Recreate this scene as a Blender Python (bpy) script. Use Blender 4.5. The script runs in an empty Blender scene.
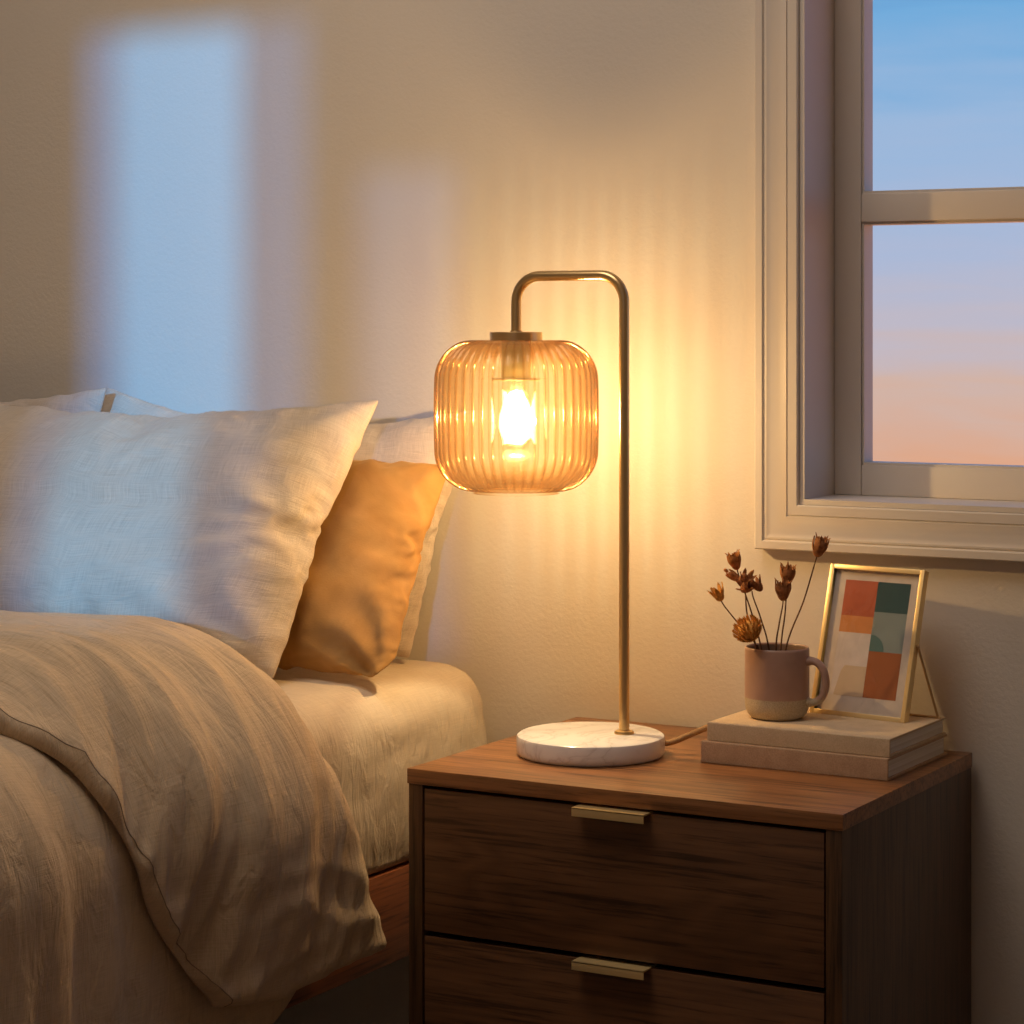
import bpy, bmesh, math, random
from mathutils import Vector, Matrix, noise
random.seed(7)
PI = math.pi
SC = bpy.context.scene
COL = SC.collection
V = Vector

# ------------------------------------------------------------------ materials
def srgb(r, g, b):
    f = lambda c: (c/255/12.92) if c/255 <= .04045 else ((c/255+.055)/1.055)**2.4
    return (f(r), f(g), f(b), 1)

class NT:
    def __init__(s, name):
        s.m = bpy.data.materials.new(name); s.m.use_nodes = True
        s.t = s.m.node_tree; s.t.nodes.clear()
        s.out = s.t.nodes.new('ShaderNodeOutputMaterial')
    def n(s, kind, **kw):
        nd = s.t.nodes.new('ShaderNode' + kind)
        for k, v in kw.items():
            if k in nd.inputs: nd.inputs[k].default_value = v
            else: setattr(nd, k, v)
        return nd
    def l(s, a, b): s.t.links.new(a, b)
    def coords(s, scale, src='Object', rot=(0, 0, 0)):
        tc = s.n('TexCoord'); mp = s.n('Mapping'); mp.inputs['Scale'].default_value = scale
        mp.inputs['Rotation'].default_value = rot
        s.l(tc.outputs[src], mp.inputs['Vector']); return mp.outputs[0]
    def noise(s, vec, scale=1, detail=4, rough=.5, dist=0):
        nd = s.n('TexNoise', Scale=scale, Detail=detail, Roughness=rough, Distortion=dist)
        s.l(vec, nd.inputs['Vector']); return nd.outputs['Fac']
    def ramp(s, fac, stops, interp='LINEAR'):
        r = s.n('ValToRGB'); e = r.color_ramp.elements; r.color_ramp.interpolation = interp
        while len(e) < len(stops): e.new(.5)
        for q, (p, c) in zip(e, stops):
            q.position = p; q.color = c if len(c) == 4 else (*c, 1)
        s.l(fac, r.inputs[0]); return r.outputs[0]
    def math(s, op, a, b=None, clamp=False):
        m = s.n('Math', operation=op, use_clamp=clamp)
        for i, x in enumerate((a, b)):
            if x is None: continue
            if isinstance(x, (int, float)): m.inputs[i].default_value = x
            else: s.l(x, m.inputs[i])
        return m.outputs[0]
    def mixc(s, fac, a, b, blend='MIX'):
        m = s.n('Mix', data_type='RGBA', blend_type=blend)
        for sock, x in ((m.inputs[0], fac), (m.inputs[6], a), (m.inputs[7], b)):
            if isinstance(x, (int, float, tuple)): sock.default_value = x
            else: s.l(x, sock)
        return m.outputs[2]
    def bump(s, h, strength=.3, dist=.001, prev=None):
        b = s.n('Bump', Strength=strength, Distance=dist); s.l(h, b.inputs['Height'])
        if prev is not None: s.l(prev, b.inputs['Normal'])
        return b.outputs[0]
    def pbr(s, color, rough=.5, metal=0, bump=None, spec=None, sheen=0, coat=0, sheen_tint=None):
        p = s.n('BsdfPrincipled'); p.inputs['Metallic'].default_value = metal
        if isinstance(color, tuple): p.inputs['Base Color'].default_value = color if len(color) == 4 else (*color, 1)
        else: s.l(color, p.inputs['Base Color'])
        if isinstance(rough, (int, float)): p.inputs['Roughness'].default_value = rough
        else: s.l(rough, p.inputs['Roughness'])
        if bump is not None: s.l(bump, p.inputs['Normal'])
        if spec is not None: p.inputs['Specular IOR Level'].default_value = spec
        if sheen:
            p.inputs['Sheen Weight'].default_value = sheen; p.inputs['Sheen Roughness'].default_value = .4
            if sheen_tint: p.inputs['Sheen Tint'].default_value = (*sheen_tint, 1)
        if coat: p.inputs['Coat Weight'].default_value = coat; p.inputs['Coat Roughness'].default_value = .15
        s.l(p.outputs[0], s.out.inputs[0]); return s.m

def schlick(t, f0, scale=1.0):
    lw = t.n('LayerWeight', Blend=.5)
    p5 = t.math('POWER', lw.outputs['Facing'], 5.0)
    return t.math('MULTIPLY', t.math('ADD', t.math('MULTIPLY', p5, 1-f0), f0), scale, True)

def m_plain(name, color, rough=.5, metal=0, **kw):
    return NT(name).pbr(color, rough, metal, **kw)

def m_wall():
    t = NT('wall_paint'); c = t.coords((1, 1, 1))
    h = t.noise(c, 190, 3, .6); h2 = t.noise(c, 60, 2, .5)
    hh = t.math('ADD', h, t.math('MULTIPLY', h2, .5))
    big = t.noise(c, 2.2, 3, .5)
    col = t.mixc(big, (.68, .63, .555, 1), (.73, .68, .605, 1))
    return t.pbr(col, .75, bump=t.bump(hh, .22, .0022), spec=.25)

def m_trim():
    t = NT('painted_trim'); c = t.coords((1, 1, 1))
    return t.pbr((.70, .64, .57), .42, bump=t.bump(t.noise(c, 90, 2), .06, .001))

def m_wood(name, axis, dark, light, rough=.38, seed=0.0, cath=True):
    """wood with the grain running along axis 0/1/2 (x/y/z)"""
    t = NT(name)
    tc = t.n('TexCoord'); mp = t.n('Mapping'); t.l(tc.outputs['Object'], mp.inputs['Vector'])
    sc = [9.0, 9.0, 9.0]; sc[axis] = 1.1
    mp.inputs['Scale'].default_value = sc; mp.inputs['Location'].default_value = (seed, seed*.7, seed*1.3)
    lo = t.noise(mp.outputs[0], 1.1, 3, .5, .6)
    rings = t.math('FRACT', t.math('MULTIPLY', lo, 12.0))
    rings = t.math('ABSOLUTE', t.math('SUBTRACT', rings, .5))
    mp2 = t.n('Mapping'); t.l(tc.outputs['Object'], mp2.inputs['Vector'])
    s2 = [130.0]*3; s2[axis] = 5.0; mp2.inputs['Scale'].default_value = s2
    fine = t.noise(mp2.outputs[0], 1.6, 5, .65, .3)
    mp3 = t.n('Mapping'); t.l(tc.outputs['Object'], mp3.inputs['Vector'])
    s3 = [28.0]*3; s3[axis] = 1.6; mp3.inputs['Scale'].default_value = s3
    mid = t.noise(mp3.outputs[0], 1.0, 4, .6, .5)
    f = t.math('ADD', t.math('MULTIPLY', rings, .30 if cath else .15), t.math('MULTIPLY', fine, .65))
    f = t.math('ADD', f, t.math('MULTIPLY', mid, .45))
    mix = tuple((a+b)/2 for a, b in zip(dark, light))
    col = t.ramp(f, [(.40, dark), (.62, mix), (.85, light)])
    pores = t.ramp(fine, [(.36, (.55, .55, .55)), (.47, (1, 1, 1))])
    col = t.mixc(1.0, col, pores, 'MULTIPLY')
    return t.pbr(col, rough, bump=t.bump(fine, .12, .0008), spec=.45)

def m_linen(name, base, dark, scale=1.0, slub=.5, bump=.45, rough=.9, wr=.5):
    """woven linen; UV is in metres so the threads keep their size"""
    t = NT(name)
    a = t.noise(t.coords((30*scale, 1100*scale, 1), 'UV'), 1, 3, .6)
    b = t.noise(t.coords((1100*scale, 30*scale, 1), 'UV'), 1, 3, .6)
    c = t.noise(t.coords((7, 7, 1), 'UV'), 1, 4, .55)
    w = t.math('ADD', a, b)
    f = t.math('ADD', t.math('MULTIPLY', w, .5), t.math('MULTIPLY', t.math('SUBTRACT', c, .5), .35))
    col = t.ramp(f, [(.34, dark), (.52, base), (.68, tuple(min(1, x*1.12) for x in base))])
    wrk = t.noise(t.coords((16, 55, 1), 'UV', rot=(0, 0, .5)), 1, 4, .55, .8)
    n1 = t.bump(wrk, wr, .006)
    n2 = t.bump(w, bump, .0012, n1)
    return t.pbr(col, rough, bump=n2, spec=.12, sheen=.12)

def m_velvet():
    t = NT('mustard_velvet')
    a = t.noise(t.coords((14, 14, 1), 'UV'), 1, 4, .6, .6)
    fine = t.noise(t.coords((420, 420, 1), 'UV'), 1, 2)
    col = t.ramp(a, [(.3, (.36, .19, .055)), (.7, (.47, .26, .085))])
    return t.pbr(col, .85, bump=t.bump(fine, .25, .0008), spec=.1, sheen=.35, sheen_tint=(1, .7, .35))

def m_marble():
    t = NT('white_marble'); c = t.coords((1, 1, 1))
    v = t.noise(c, 9, 5, .55, 1.2)
    d = t.math('ABSOLUTE', t.math('SUBTRACT', v, .5))
    col = t.ramp(d, [(0, (.66, .63, .60)), (.014, (.78, .755, .73)), (.07, (.84, .82, .79))])
    return t.pbr(col, .22, spec=.5)

def m_brass(name='brushed_brass', col=(.74, .51, .235), rough=.28):
    t = NT(name); c = t.coords((300, 300, 8))
    return t.pbr(col, rough, .85, bump=t.bump(t.noise(c, 1, 2), .03, .0004))

def m_satin():
    t = NT('satin_brass'); c = t.coords((300, 300, 8))
    return t.pbr((.92, .69, .33), .36, .5, bump=t.bump(t.noise(c, 1, 2), .03, .0004))

def m_shade_glass():
    """clear amber pressed glass: mostly seen through, deeper where the ribs turn away"""
    t = NT('amber_ribbed_glass')
    lw = t.n('LayerWeight', Blend=.5)
    tint = t.ramp(lw.outputs['Facing'], [(0, (.999, .982, .94)), (.12, (.990, .950, .865)), (.25, (.91, .79, .62)), (.38, (.80, .64, .45)), (.6, (.76, .58, .39)), (1, (.52, .30, .13))])
    tr = t.n('BsdfTransparent'); t.l(tint, tr.inputs[0])
    rf = t.n('BsdfRefraction', IOR=1.16, Roughness=.0); t.l(tint, rf.inputs[0])
    gl = t.n('BsdfGlossy', Roughness=.10); gl.inputs[0].default_value = (1, .93, .8, 1)
    m1 = t.n('MixShader'); m1.inputs[0].default_value = .16
    t.l(tr.outputs[0], m1.inputs[1]); t.l(rf.outputs[0], m1.inputs[2])
    fr = schlick(t, .045, .65)
    tl = t.n('BsdfTranslucent'); tl.inputs[0].default_value = (1, .80, .50, 1)
    m0 = t.n('MixShader'); m0.inputs[0].default_value = .010; t.l(m1.outputs[0], m0.inputs[1]); t.l(tl.outputs[0], m0.inputs[2])
    m2 = t.n('MixShader'); t.l(fr, m2.inputs[0])
    t.l(m0.outputs[0], m2.inputs[1]); t.l(gl.outputs[0], m2.inputs[2])
    t.l(m2.outputs[0], t.out.inputs[0]); return t.m

def m_thin_glass(name='clear_glass', refl=1.0, tint=(.98, .985, .98, 1)):
    t = NT(name)
    tr = t.n('BsdfTransparent'); tr.inputs[0].default_value = tint
    gl = t.n('BsdfGlossy', Roughness=.015)
    m2 = t.n('MixShader'); t.l(schlick(t, .045, refl), m2.inputs[0])
    t.l(tr.outputs[0], m2.inputs[1]); t.l(gl.outputs[0], m2.inputs[2])
    t.l(m2.outputs[0], t.out.inputs[0]); return t.m

def m_glow(strength, col):
    """incandescent glow: emits, and lets light through"""
    t = NT('bulb_glow'); e = t.n('Emission', Strength=strength); e.inputs[0].default_value = (*col, 1)
    tr = t.n('BsdfTransparent'); ad = t.n('AddShader')
    t.l(tr.outputs[0], ad.inputs[0]); t.l(e.outputs[0], ad.inputs[1]); t.l(ad.outputs[0], t.out.inputs[0]); return t.m

def m_frosted(fac):
    t = NT('frosted_dimmer'); tr = t.n('BsdfTransparent'); d = t.n('BsdfDiffuse')
    tr.inputs[0].default_value = (.8, .8, .9, 1)
    m = t.n('MixShader'); m.inputs[0].default_value = fac
    t.l(tr.outputs[0], m.inputs[1]); t.l(d.outputs[0], m.inputs[2]); t.l(m.outputs[0], t.out.inputs[0]); return t.m

def m_mug():
    t = NT('two_tone_stoneware')
    tc = t.n('TexCoord'); sx = t.n('SeparateXYZ'); t.l(tc.outputs['Object'], sx.inputs[0])
    wob = t.math('MULTIPLY', t.math('SUBTRACT', t.noise(tc.outputs['Object'], 30, 2), .5), .002)
    z = t.math('ADD', sx.outputs[2], wob)
    isglaze = t.math('GREATER_THAN', z, .0235)
    sp = t.noise(tc.outputs['Object'], 900, 2)
    raw = t.ramp(sp, [(.35, (.42, .33, .22)), (.6, (.56, .46, .32))])
    glz = t.ramp(t.noise(tc.outputs['Object'], 45, 3), [(.3, (.40, .245, .185)), (.7, (.46, .285, .215))])
    col = t.mixc(isglaze, raw, glz)
    ro = t.math('SUBTRACT', .85, t.math('MULTIPLY', isglaze, .47))
    return t.pbr(col, ro, bump=t.bump(sp, .08, .0004))

def m_dry(name, a, b):
    t = NT(name); c = t.coords((1, 1, 1))
    col = t.ramp(t.noise(c, 160, 4, .6), [(.35, a), (.65, b)])
    return t.pbr(col, .8, spec=.15)

def m_bookcloth(name, a, b):
    t = NT(name); c = t.coords((1, 1, 1))
    f = t.noise(c, 700, 2); g = t.noise(c, 60, 3)
    col = t.ramp(t.math('ADD', t.math('MULTIPLY', f, .6), t.math('MULTIPLY', g, .4)), [(.38, a), (.62, b)])
    return t.pbr(col, .8, bump=t.bump(f, .35, .0008), spec=.2)

def m_pages():
    t = NT('page_edges'); c = t.coords((3, 3, 900))
    return t.pbr(t.ramp(t.noise(c, 1, 2), [(.35, (.66, .59, .50)), (.6, (.80, .74, .66))]), .85)

def m_paper(name, col):
    t = NT(name); c = t.coords((1, 1, 1)); f = t.noise(c, 70, 4, .6)
    return t.pbr(t.mixc(f, tuple(x*.82 for x in col[:3])+(1,), tuple(min(1, x*1.15) for x in col[:3])+(1,)), .8)

M = dict(
    wall=m_wall(), trim=m_trim(),
    walnut_x=m_wood('walnut_across_shaded', 0, (.078, .035, .0155), (.185, .084, .035)),  # drawer fronts: same walnut, with shade put into a darker colour
    walnut_lit=m_wood('walnut_top_lit', 0, (.12, .048, .017), (.40, .175, .064), rough=.33, seed=3.1),  # lamp light on the top put into a brighter, redder walnut
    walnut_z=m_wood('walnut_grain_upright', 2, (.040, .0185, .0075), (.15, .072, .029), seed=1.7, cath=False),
    rail=m_wood('cherry_bed_rail', 1, (.12, .034, .014), (.38, .125, .045), rough=.35, seed=5.0, cath=False),
    dark=m_plain('shadow_gap_black', (.012, .008, .006), .8),
    brass=m_brass(), brass_l=m_satin(), wire=m_brass('brass_wire', (.55, .37, .2), .3),
    marble=m_marble(), shade=m_shade_glass(), pane=m_thin_glass('window_glass', .35), glass=m_thin_glass(),
    bulbglass=m_thin_glass('bulb_glass', .8, (1, .97, .9, 1)),
    glow=m_glow(16, (1, .70, .34)), socket=m_brass('socket_brass', (.75, .55, .22), .35),
    linen=m_linen('oatmeal_linen', (.64, .545, .43), (.52, .43, .33), wr=.30),
    pale=m_linen('pale_linen', (.66, .565, .47), (.52, .44, .36), wr=.35),
    duvet=m_linen('flax_linen', (.62, .475, .315), (.50, .375, .24), wr=1.0, bump=.4),
    sheet=m_linen('cotton_sheet', (.64, .54, .41), (.57, .47, .35), wr=.8, bump=.2),
    piping=m_plain('seam_thread', (.27, .20, .14), .9),
    velvet=m_velvet(), mug=m_mug(), mug_in=m_plain('mug_glaze_inside', (.22, .14, .09), .4),
    stem=m_dry('dry_stem', (.10, .05, .025), (.17, .085, .045)),
    rust=m_dry('rust_petals', (.36, .14, .04), (.62, .27, .085)),
    brown=m_dry('brown_petals', (.22, .085, .034), (.50, .215, .08)),
    gold=m_dry('gold_petals', (.50, .24, .05), (.74, .41, .11)),
    cloth_a=m_bookcloth('beige_book_cloth', (.58, .44, .28), (.69, .54, .36)),
    cloth_b=m_bookcloth('tan_book_cloth', (.46, .30, .185), (.58, .395, .255)),
    pages=m_pages(), cord=m_bookcloth('fabric_cord', (.34, .2, .09), (.48, .3, .14)),
    floor=m_wood('oak_floor', 1, (.10, .06, .03), (.24, .15, .08)),
    ceiling=m_plain('ceiling_paint', (.76, .72, .66), .9),
    frosted=m_frosted(.45), frosted2=m_frosted(.45),
)

# ------------------------------------------------------------------ mesh helpers
def origin_of(p):
    o = V((0, 0, 0))
    while p is not None:
        o = o + p.location; p = p.parent
    return o

class G:
    """collects polygons in world space; build() links them as one mesh object"""
    def __init__(s): s.v = []; s.f = []; s.mi = []; s.uv = {}
    def add(s, vs, fs, mi=0, uvs=None):
        o = len(s.v); s.v += [V(a) for a in vs]
        for k, f in enumerate(fs):
            if uvs: s.uv[len(s.f)] = [uvs[i] for i in f]
            s.f.append([o+i for i in f]); s.mi.append(mi)
        return s
    def box(s, x0, x1, y0, y1, z0, z1, bev=0, seg=2, mat=None, mi=0):
        bm = bmesh.new()
        bmesh.ops.create_cube(bm, size=1)
        for v in bm.verts: v.co = V(((x0+x1)/2+v.co.x*(x1-x0), (y0+y1)/2+v.co.y*(y1-y0), (z0+z1)/2+v.co.z*(z1-z0)))
        if bev: bmesh.ops.bevel(bm, geom=bm.edges[:], offset=bev, segments=seg, affect='EDGES', profile=.6)
        vs = [v.co.copy() for v in bm.verts]
        if mat: vs = [mat @ a for a in vs]
        bm.verts.index_update()
        s.add(vs, [[v.index for v in f.verts] for f in bm.faces], mi); bm.free(); return s
    def lathe(s, prof, center, n=48, axis=None, mi=0, close=False):
        """prof: (r,z) list; center: world xy + z offset"""
        vs = []; fs = []; m = len(prof); c = V(center)
        for i in range(n):
            a = 2*PI*i/n
            for r, z in prof: vs.append(V((r*math.cos(a), r*math.sin(a), z)))
        for i in range(n):
            j = (i+1) % n
            for k in range(m-1 if not close else m):
                k2 = (k+1) % m
                fs.append([i*m+k, j*m+k, j*m+k2, i*m+k2])
        if axis is not None:
            q = V((0, 0, 1)).rotation_difference(V(axis)).to_matrix(); vs = [q @ a for a in vs]
        s.add([a+c for a in vs], fs, mi); return s
    def tube(s, pts, r, n=10, cap=True, mi=0, squash=1.0, up=None):
        pts = [V(p) for p in pts]; m = len(pts); vs = []; fs = []
        rr = r if isinstance(r, (list, tuple)) else [r]*m
        t = (pts[1]-pts[0]).normalized()
        nrm = V(up) if up else (V((0, 0, 1)) if abs(t.z) < .9 else V((1, 0, 0)))
        nrm = (nrm - t*nrm.dot(t)).normalized()
        for i in range(m):
            t2 = (pts[min(i+1, m-1)]-pts[max(i-1, 0)]).normalized()
            nrm = (nrm - t2*nrm.dot(t2)).normalized(); b = t2.cross(nrm)
            for k in range(n):
                a = 2*PI*k/n
                vs.append(pts[i]+(nrm*math.cos(a)+b*math.sin(a)*squash)*rr[i])
        for i in range(m-1):
            for k in range(n):
                k2 = (k+1) % n; fs.append([i*n+k, i*n+k2, (i+1)*n+k2, (i+1)*n+k])
        if cap: fs.append(list(range(n))[::-1]); fs.append([(m-1)*n+k for k in range(n)])
        s.add(vs, fs, mi); return s
    def ell(s, c, rx, ry, rz, n=16, m=10, rot=None, mi=0):
        vs = []; fs = []
        for i in range(m+1):
            p = PI*i/m
            for k in range(n):
                a = 2*PI*k/n; q = V((rx*math.sin(p)*math.cos(a), ry*math.sin(p)*math.sin(a), rz*math.cos(p)))
                if rot: q = rot @ q
                vs.append(V(c)+q)
        for i in range(m):
            for k in range(n):
                k2 = (k+1) % n; fs.append([i*n+k, (i+1)*n+k, (i+1)*n+k2, i*n+k2])
        s.add(vs, fs, mi); return s
    def build(s, name, mat, parent=None, smooth=True, angle=40):
        me = bpy.data.meshes.new(name); o0 = origin_of(parent)
        me.from_pydata([a-o0 for a in s.v], [], s.f)
        for m in (mat if isinstance(mat, list) else [mat]): me.materials.append(m)
        for p, mi in zip(me.polygons, s.mi): p.material_index = mi
        if s.uv:
            uvl = me.uv_layers.new(name='UVMap')
            for p in me.polygons:
                for li, uv in zip(p.loop_indices, s.uv.get(p.index, [(0, 0)]*len(p.loop_indices))): uvl.data[li].uv = uv
        bm = bmesh.new(); bm.from_mesh(me)
        bmesh.ops.remove_doubles(bm, verts=bm.verts, dist=1e-6)
        bmesh.ops.recalc_face_normals(bm, faces=bm.faces); bm.to_mesh(me); bm.free()
        if smooth:
            me.polygons.foreach_set('use_smooth', [True]*len(me.polygons))
            me.set_sharp_from_angle(angle=math.radians(angle))
        o = bpy.data.objects.new(name, me); COL.objects.link(o)
        if parent: o.parent = parent
        return o

def thing(name, loc, label, cat, group=None):
    o = bpy.data.objects.new(name, None); COL.objects.link(o); o.location = loc
    o.empty_display_size = .05
    if label: o['label'] = label; o['category'] = cat
    if group: o['group'] = group
    return o
def tag(o, label, cat, group=None):
    o['label'] = label; o['category'] = cat
    if group: o['group'] = group
    return o
def struct(o): o['kind'] = 'structure'; return o
def sstep(a, b, x):
    t = max(0, min(1, (x-a)/(b-a))); return t*t*(3-2*t)
def lerp(a, b, t): return a+(b-a)*t
def interp(x, xs, ys):
    if x <= xs[0]: return ys[0]
    for i in range(len(xs)-1):
        if x <= xs[i+1]: return lerp(ys[i], ys[i+1], sstep(xs[i], xs[i+1], x)*.35+.65*(x-xs[i])/(xs[i+1]-xs[i]))
    return ys[-1]
def nz(x, y, z=0.0): return noise.noise(V((x, y, z)))

# ------------------------------------------------------------------ camera
CAM = V((1.1228, -2.615, 1.06))
YAW = math.radians(29.373)
cd = bpy.data.cameras.new('camera'); cam = bpy.data.objects.new('camera', cd); COL.objects.link(cam)
cd.sensor_width = 36; cd.lens = 2400/1024*36; cd.shift_y = -(512-325)/1024
cam.location = CAM; cam.rotation_euler = (PI/2, 0, YAW); cd.clip_start = .05
SC.camera = cam
RIGHT = V((math.cos(YAW), math.sin(YAW), 0)); FWD = V((-math.sin(YAW), math.cos(YAW), 0))

# ------------------------------------------------------------------ the room
XL, XR, YF, ZC = -2.7, 2.5, -3.2, 2.5
WX0, WX1, WZ0, WZ1 = .0425, .95, .851, 1.75
def wall_with_hole(name, y0, y1, holes, mat):
    """wall across x, thick y0..y1, with rectangular openings (x0,x1,z0,z1)"""
    xs = sorted({XL, XR, *[h[0] for h in holes], *[h[1] for h in holes]})
    zs = sorted({0.0, ZC, *[h[2] for h in holes], *[h[3] for h in holes]})
    g = G()
    for i in range(len(xs)-1):
        for k in range(len(zs)-1):
            xm, zm = (xs[i]+xs[i+1])/2, (zs[k]+zs[k+1])/2
            if any(h[0] < xm < h[1] and h[2] < zm < h[3] for h in holes): continue
            g.box(xs[i], xs[i+1], y0, y1, zs[k], zs[k+1])
    return struct(g.build(name, mat, smooth=False))
wall_with_hole('wall_back', 0, .14, [(WX0, WX1, WZ0, WZ1)], M['wall'])
FW = (.41, 1.08, 1.20, 2.05)
wall_with_hole('wall_front', YF-.12, YF, [FW], M['wall'])
struct(G().box(XL-.1, XL, YF-.12, .14, 0, ZC).build('wall_left', M['wall'], smooth=False))
struct(G().box(XR, XR+.1, YF-.12, .14, 0, ZC).build('wall_right', M['wall'], smooth=False))
struct(G().box(XL-.1, XR+.1, YF-.12, .14, -.1, 0).build('floor', M['floor'], smooth=False))
struct(G().box(XL-.1, XR+.1, YF-.12, .14, ZC, ZC+.1).build('ceiling', M['ceiling'], smooth=False))

# the window beside the bed
w1 = struct(thing('window_1', (WX0, 0, WZ0), None, None))
prof = [(0, 0), (0, .0185), (.0015, .020), (.0095, .020), (.0105, .0190), (.0112, .0172), (.0120, .0172), (.0128, .0182), (.0150, .0185),
        (.020, .0165), (.027, .0152), (.034, .0160), (.0385, .0178), (.0395, .0178), (.0400, .0160), (.0410, .0160), (.0418, .0176),
        (.0520, .0170), (.0535, .0155), (.0540, .0)]
g = G(); n = len(prof); W = .054
for sx, sz, cx, cz in ((-1, -1, WX0, WZ0), (1, -1, WX1, WZ0), (1, 1, WX1, WZ1), (-1, 1, WX0, WZ1)):
    g.v += [V((cx+sx*(W-w), -h, cz+sz*(W-w))) for w, h in prof]
for c in range(4):
    d = (c+1) % 4
    for k in range(n-1):
        g.f.append([c*n+k, d*n+k, d*n+k+1, c*n+k+1]); g.mi.append(0)
g.build('casing', M['trim'], w1, angle=25)
JD = .08
g = G()
t = .006
g.box(WX0, WX0+t, -.012, .14, WZ0, WZ1).box(WX1-t, WX1, -.012, .14, WZ0, WZ1)
g.box(WX0+t, WX1-t, -.012, .14, WZ1-t, WZ1).box(WX0+t, WX1-t, -.014, .14, WZ0, WZ0+t)
g.build('jamb', M['trim'], w1, smooth=False)
sx0, sx1, sz0, sz1 = WX0+t, WX1-t, WZ0+t, WZ1-t
g = G(); b = .0022
gx0, gx1 = .0830, WX1-.0395
g.box(sx0, gx0, JD, .115, sz0, sz1, b).box(gx1, sx1, JD, .115, sz0, sz1, b)
g.box(gx0, gx1, JD, .115, sz0, .8935, b).box(gx0, gx1, JD, .115, sz1-.045, sz1, b)
g.box(gx0, gx1, JD, .115, 1.1825, 1.2165, b)
# glazing bead, set back a little
for z0, z1 in ((.8935, 1.1825), (1.2165, sz1-.045)):
    e = .0026; y0 = JD+.0035
    g.box(gx0, gx0+e, y0, .112, z0, z1).box(gx1-e, gx1, y0, .112, z0, z1)
    g.box(gx0+e, gx1-e, y0, .112, z0, z0+.003).box(gx0+e, gx1-e, y0, .112, z1-.003, z1)
g.build('sash', M['trim'], w1, angle=30)
for z0, z1 in ((.8935, 1.1825), (1.2165, sz1-.045)):
    G().box(gx0, gx1, .094, .097, z0, z1).build('pane', M['pane'], w1, smooth=False)

# unseen window behind the camera: clear slit, frosted panes added to dim its beam
w2 = struct(thing('window_2', (FW[0], YF-.06, FW[2]), None, None))
yy0, yy1 = YF-.075, YF-.045
XA, XB, XC_, XD = .705, .815, .885, 1.04
g = G()
g.box(FW[0], FW[0]+.012, yy0, yy1, FW[2], FW[3]).box(XB, XC_, yy0, yy1, FW[2], FW[3]).box(XD, FW[1], yy0, yy1, FW[2], FW[3])
g.box(XC_, XD, yy0, yy1, 1.84, FW[3])
g.build('sash', M['trim'], w2, smooth=False)
G().box(FW[0]+.012, FW[0]+.085, YF-.062, YF-.058, FW[2], FW[3]).build('frosted_dimmer', m_frosted(.25), w2, smooth=False)
G().box(XA, XB, YF-.062, YF-.058, FW[2], FW[3]).build('frosted_dimmer', m_frosted(.38), w2, smooth=False)
G().box(XC_, XD, YF-.062, YF-.058, FW[2], 1.84).build('frosted_dimmer', m_frosted(.50), w2, smooth=False)

# ------------------------------------------------------------------ nightstand
NX, NY0, NY1, NZ = .25, -.404, -.012, .58
ns = thing('nightstand', (0, -.208, 0), 'walnut nightstand with two drawers and brass edge pulls, under the lit lamp', 'nightstand')
G().box(-NX-.0015, NX+.0015, NY0-.0015, NY1, NZ-.0165, NZ, .0012).build('top', M['walnut_lit'], ns)
ZB = .232; zt = NZ-.0165
for sx in (-1, 1):
    a, b_ = sorted((sx*NX, sx*(NX-.0172)))
    G().box(a, b_, NY0, NY1, ZB, zt, .0006).build('side_panel', M['walnut_z'], ns)
G().box(-NX+.0172, NX-.0172, NY1-.012, NY1, ZB, zt).build('back_panel', M['walnut_z'], ns, smooth=False)
G().box(-NX+.0172, NX-.0172, NY0+.004, NY1-.012, ZB, ZB+.016).build('bottom_panel', M['walnut_x'], ns, smooth=False)
inx = NX-.0172-.0022
for z0, z1 in ((.4065, .5595), (.2545, .4005)):
    d = G().box(-inx, inx, NY0+.001, NY0+.019, z0, z1, .0006).build('drawer', M['walnut_x'], ns)
    G().box(-inx+.01, inx-.01, NY0+.019, NY1-.03, z0+.01, z1-.02).build('drawer_box', M['dark'], d, smooth=False)
    hx0, hx1 = -.0425, .0405
    g = G().box(hx0, hx1, NY0-.0155, NY0+.016, z1-.0006, z1+.0012, .0004)
    g.box(hx0, hx1, NY0-.0155, NY0-.0137, z1-.0080, z1+.0012, .0004)
    g.build('edge_pull', M['brass_l'], d)
for sx in (-1, 1):
    for y in (NY0+.03, NY1-.03):
        G().lathe([(0, 0), (.010, 0), (.0105, .002), (.015, ZB), (0, ZB)], (sx*(NX-.035), y, 0), 20).build('leg', M['walnut_z'], ns)

# ------------------------------------------------------------------ table lamp
LB = V((-.117, -.233, NZ))
lamp = thing('table_lamp', LB, 'lit brass arched lamp with amber ribbed glass shade on round white marble base', 'lamp')
base_h = .0235
G().lathe([(0, 0), (.079, 0), (.0815, .0015), (.0828, .004), (.083, .008), (.083, base_h-.005), (.0820, base_h-.0018), (.079, base_h), (0, base_h)], LB, 96).build('base', M['marble'], lamp)
PX, PY = -.0833, -.2165
ZT = 1.1158; AX = -.2217; PR = .0059; RB = .030
pts = [V((PX, PY, NZ+base_h-.002)), V((PX, PY, .8))]
for i in range(13):
    a = PI/2*i/12; pts.append(V((PX-RB+RB*math.cos(a), PY, ZT-RB+RB*math.sin(a))))
for i in range(13):
    a = PI/2+PI/2*i/12; pts.append(V((AX+RB+RB*math.cos(a), PY, ZT-RB+RB*math.sin(a))))
pts.append(V((AX, PY, 1.050)))
G().tube(pts, PR, 20).build('pole', M['brass'], lamp, angle=60)
G().lathe([(PR, .0045), (.0075, .0042), (.0105, .003), (.0112, .0012), (.0112, 0), (PR, 0)], (PX, PY, NZ+base_h), 32).build('pole_collar', M['brass'], lamp)
SCN = V((AX, PY, 0))
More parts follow.
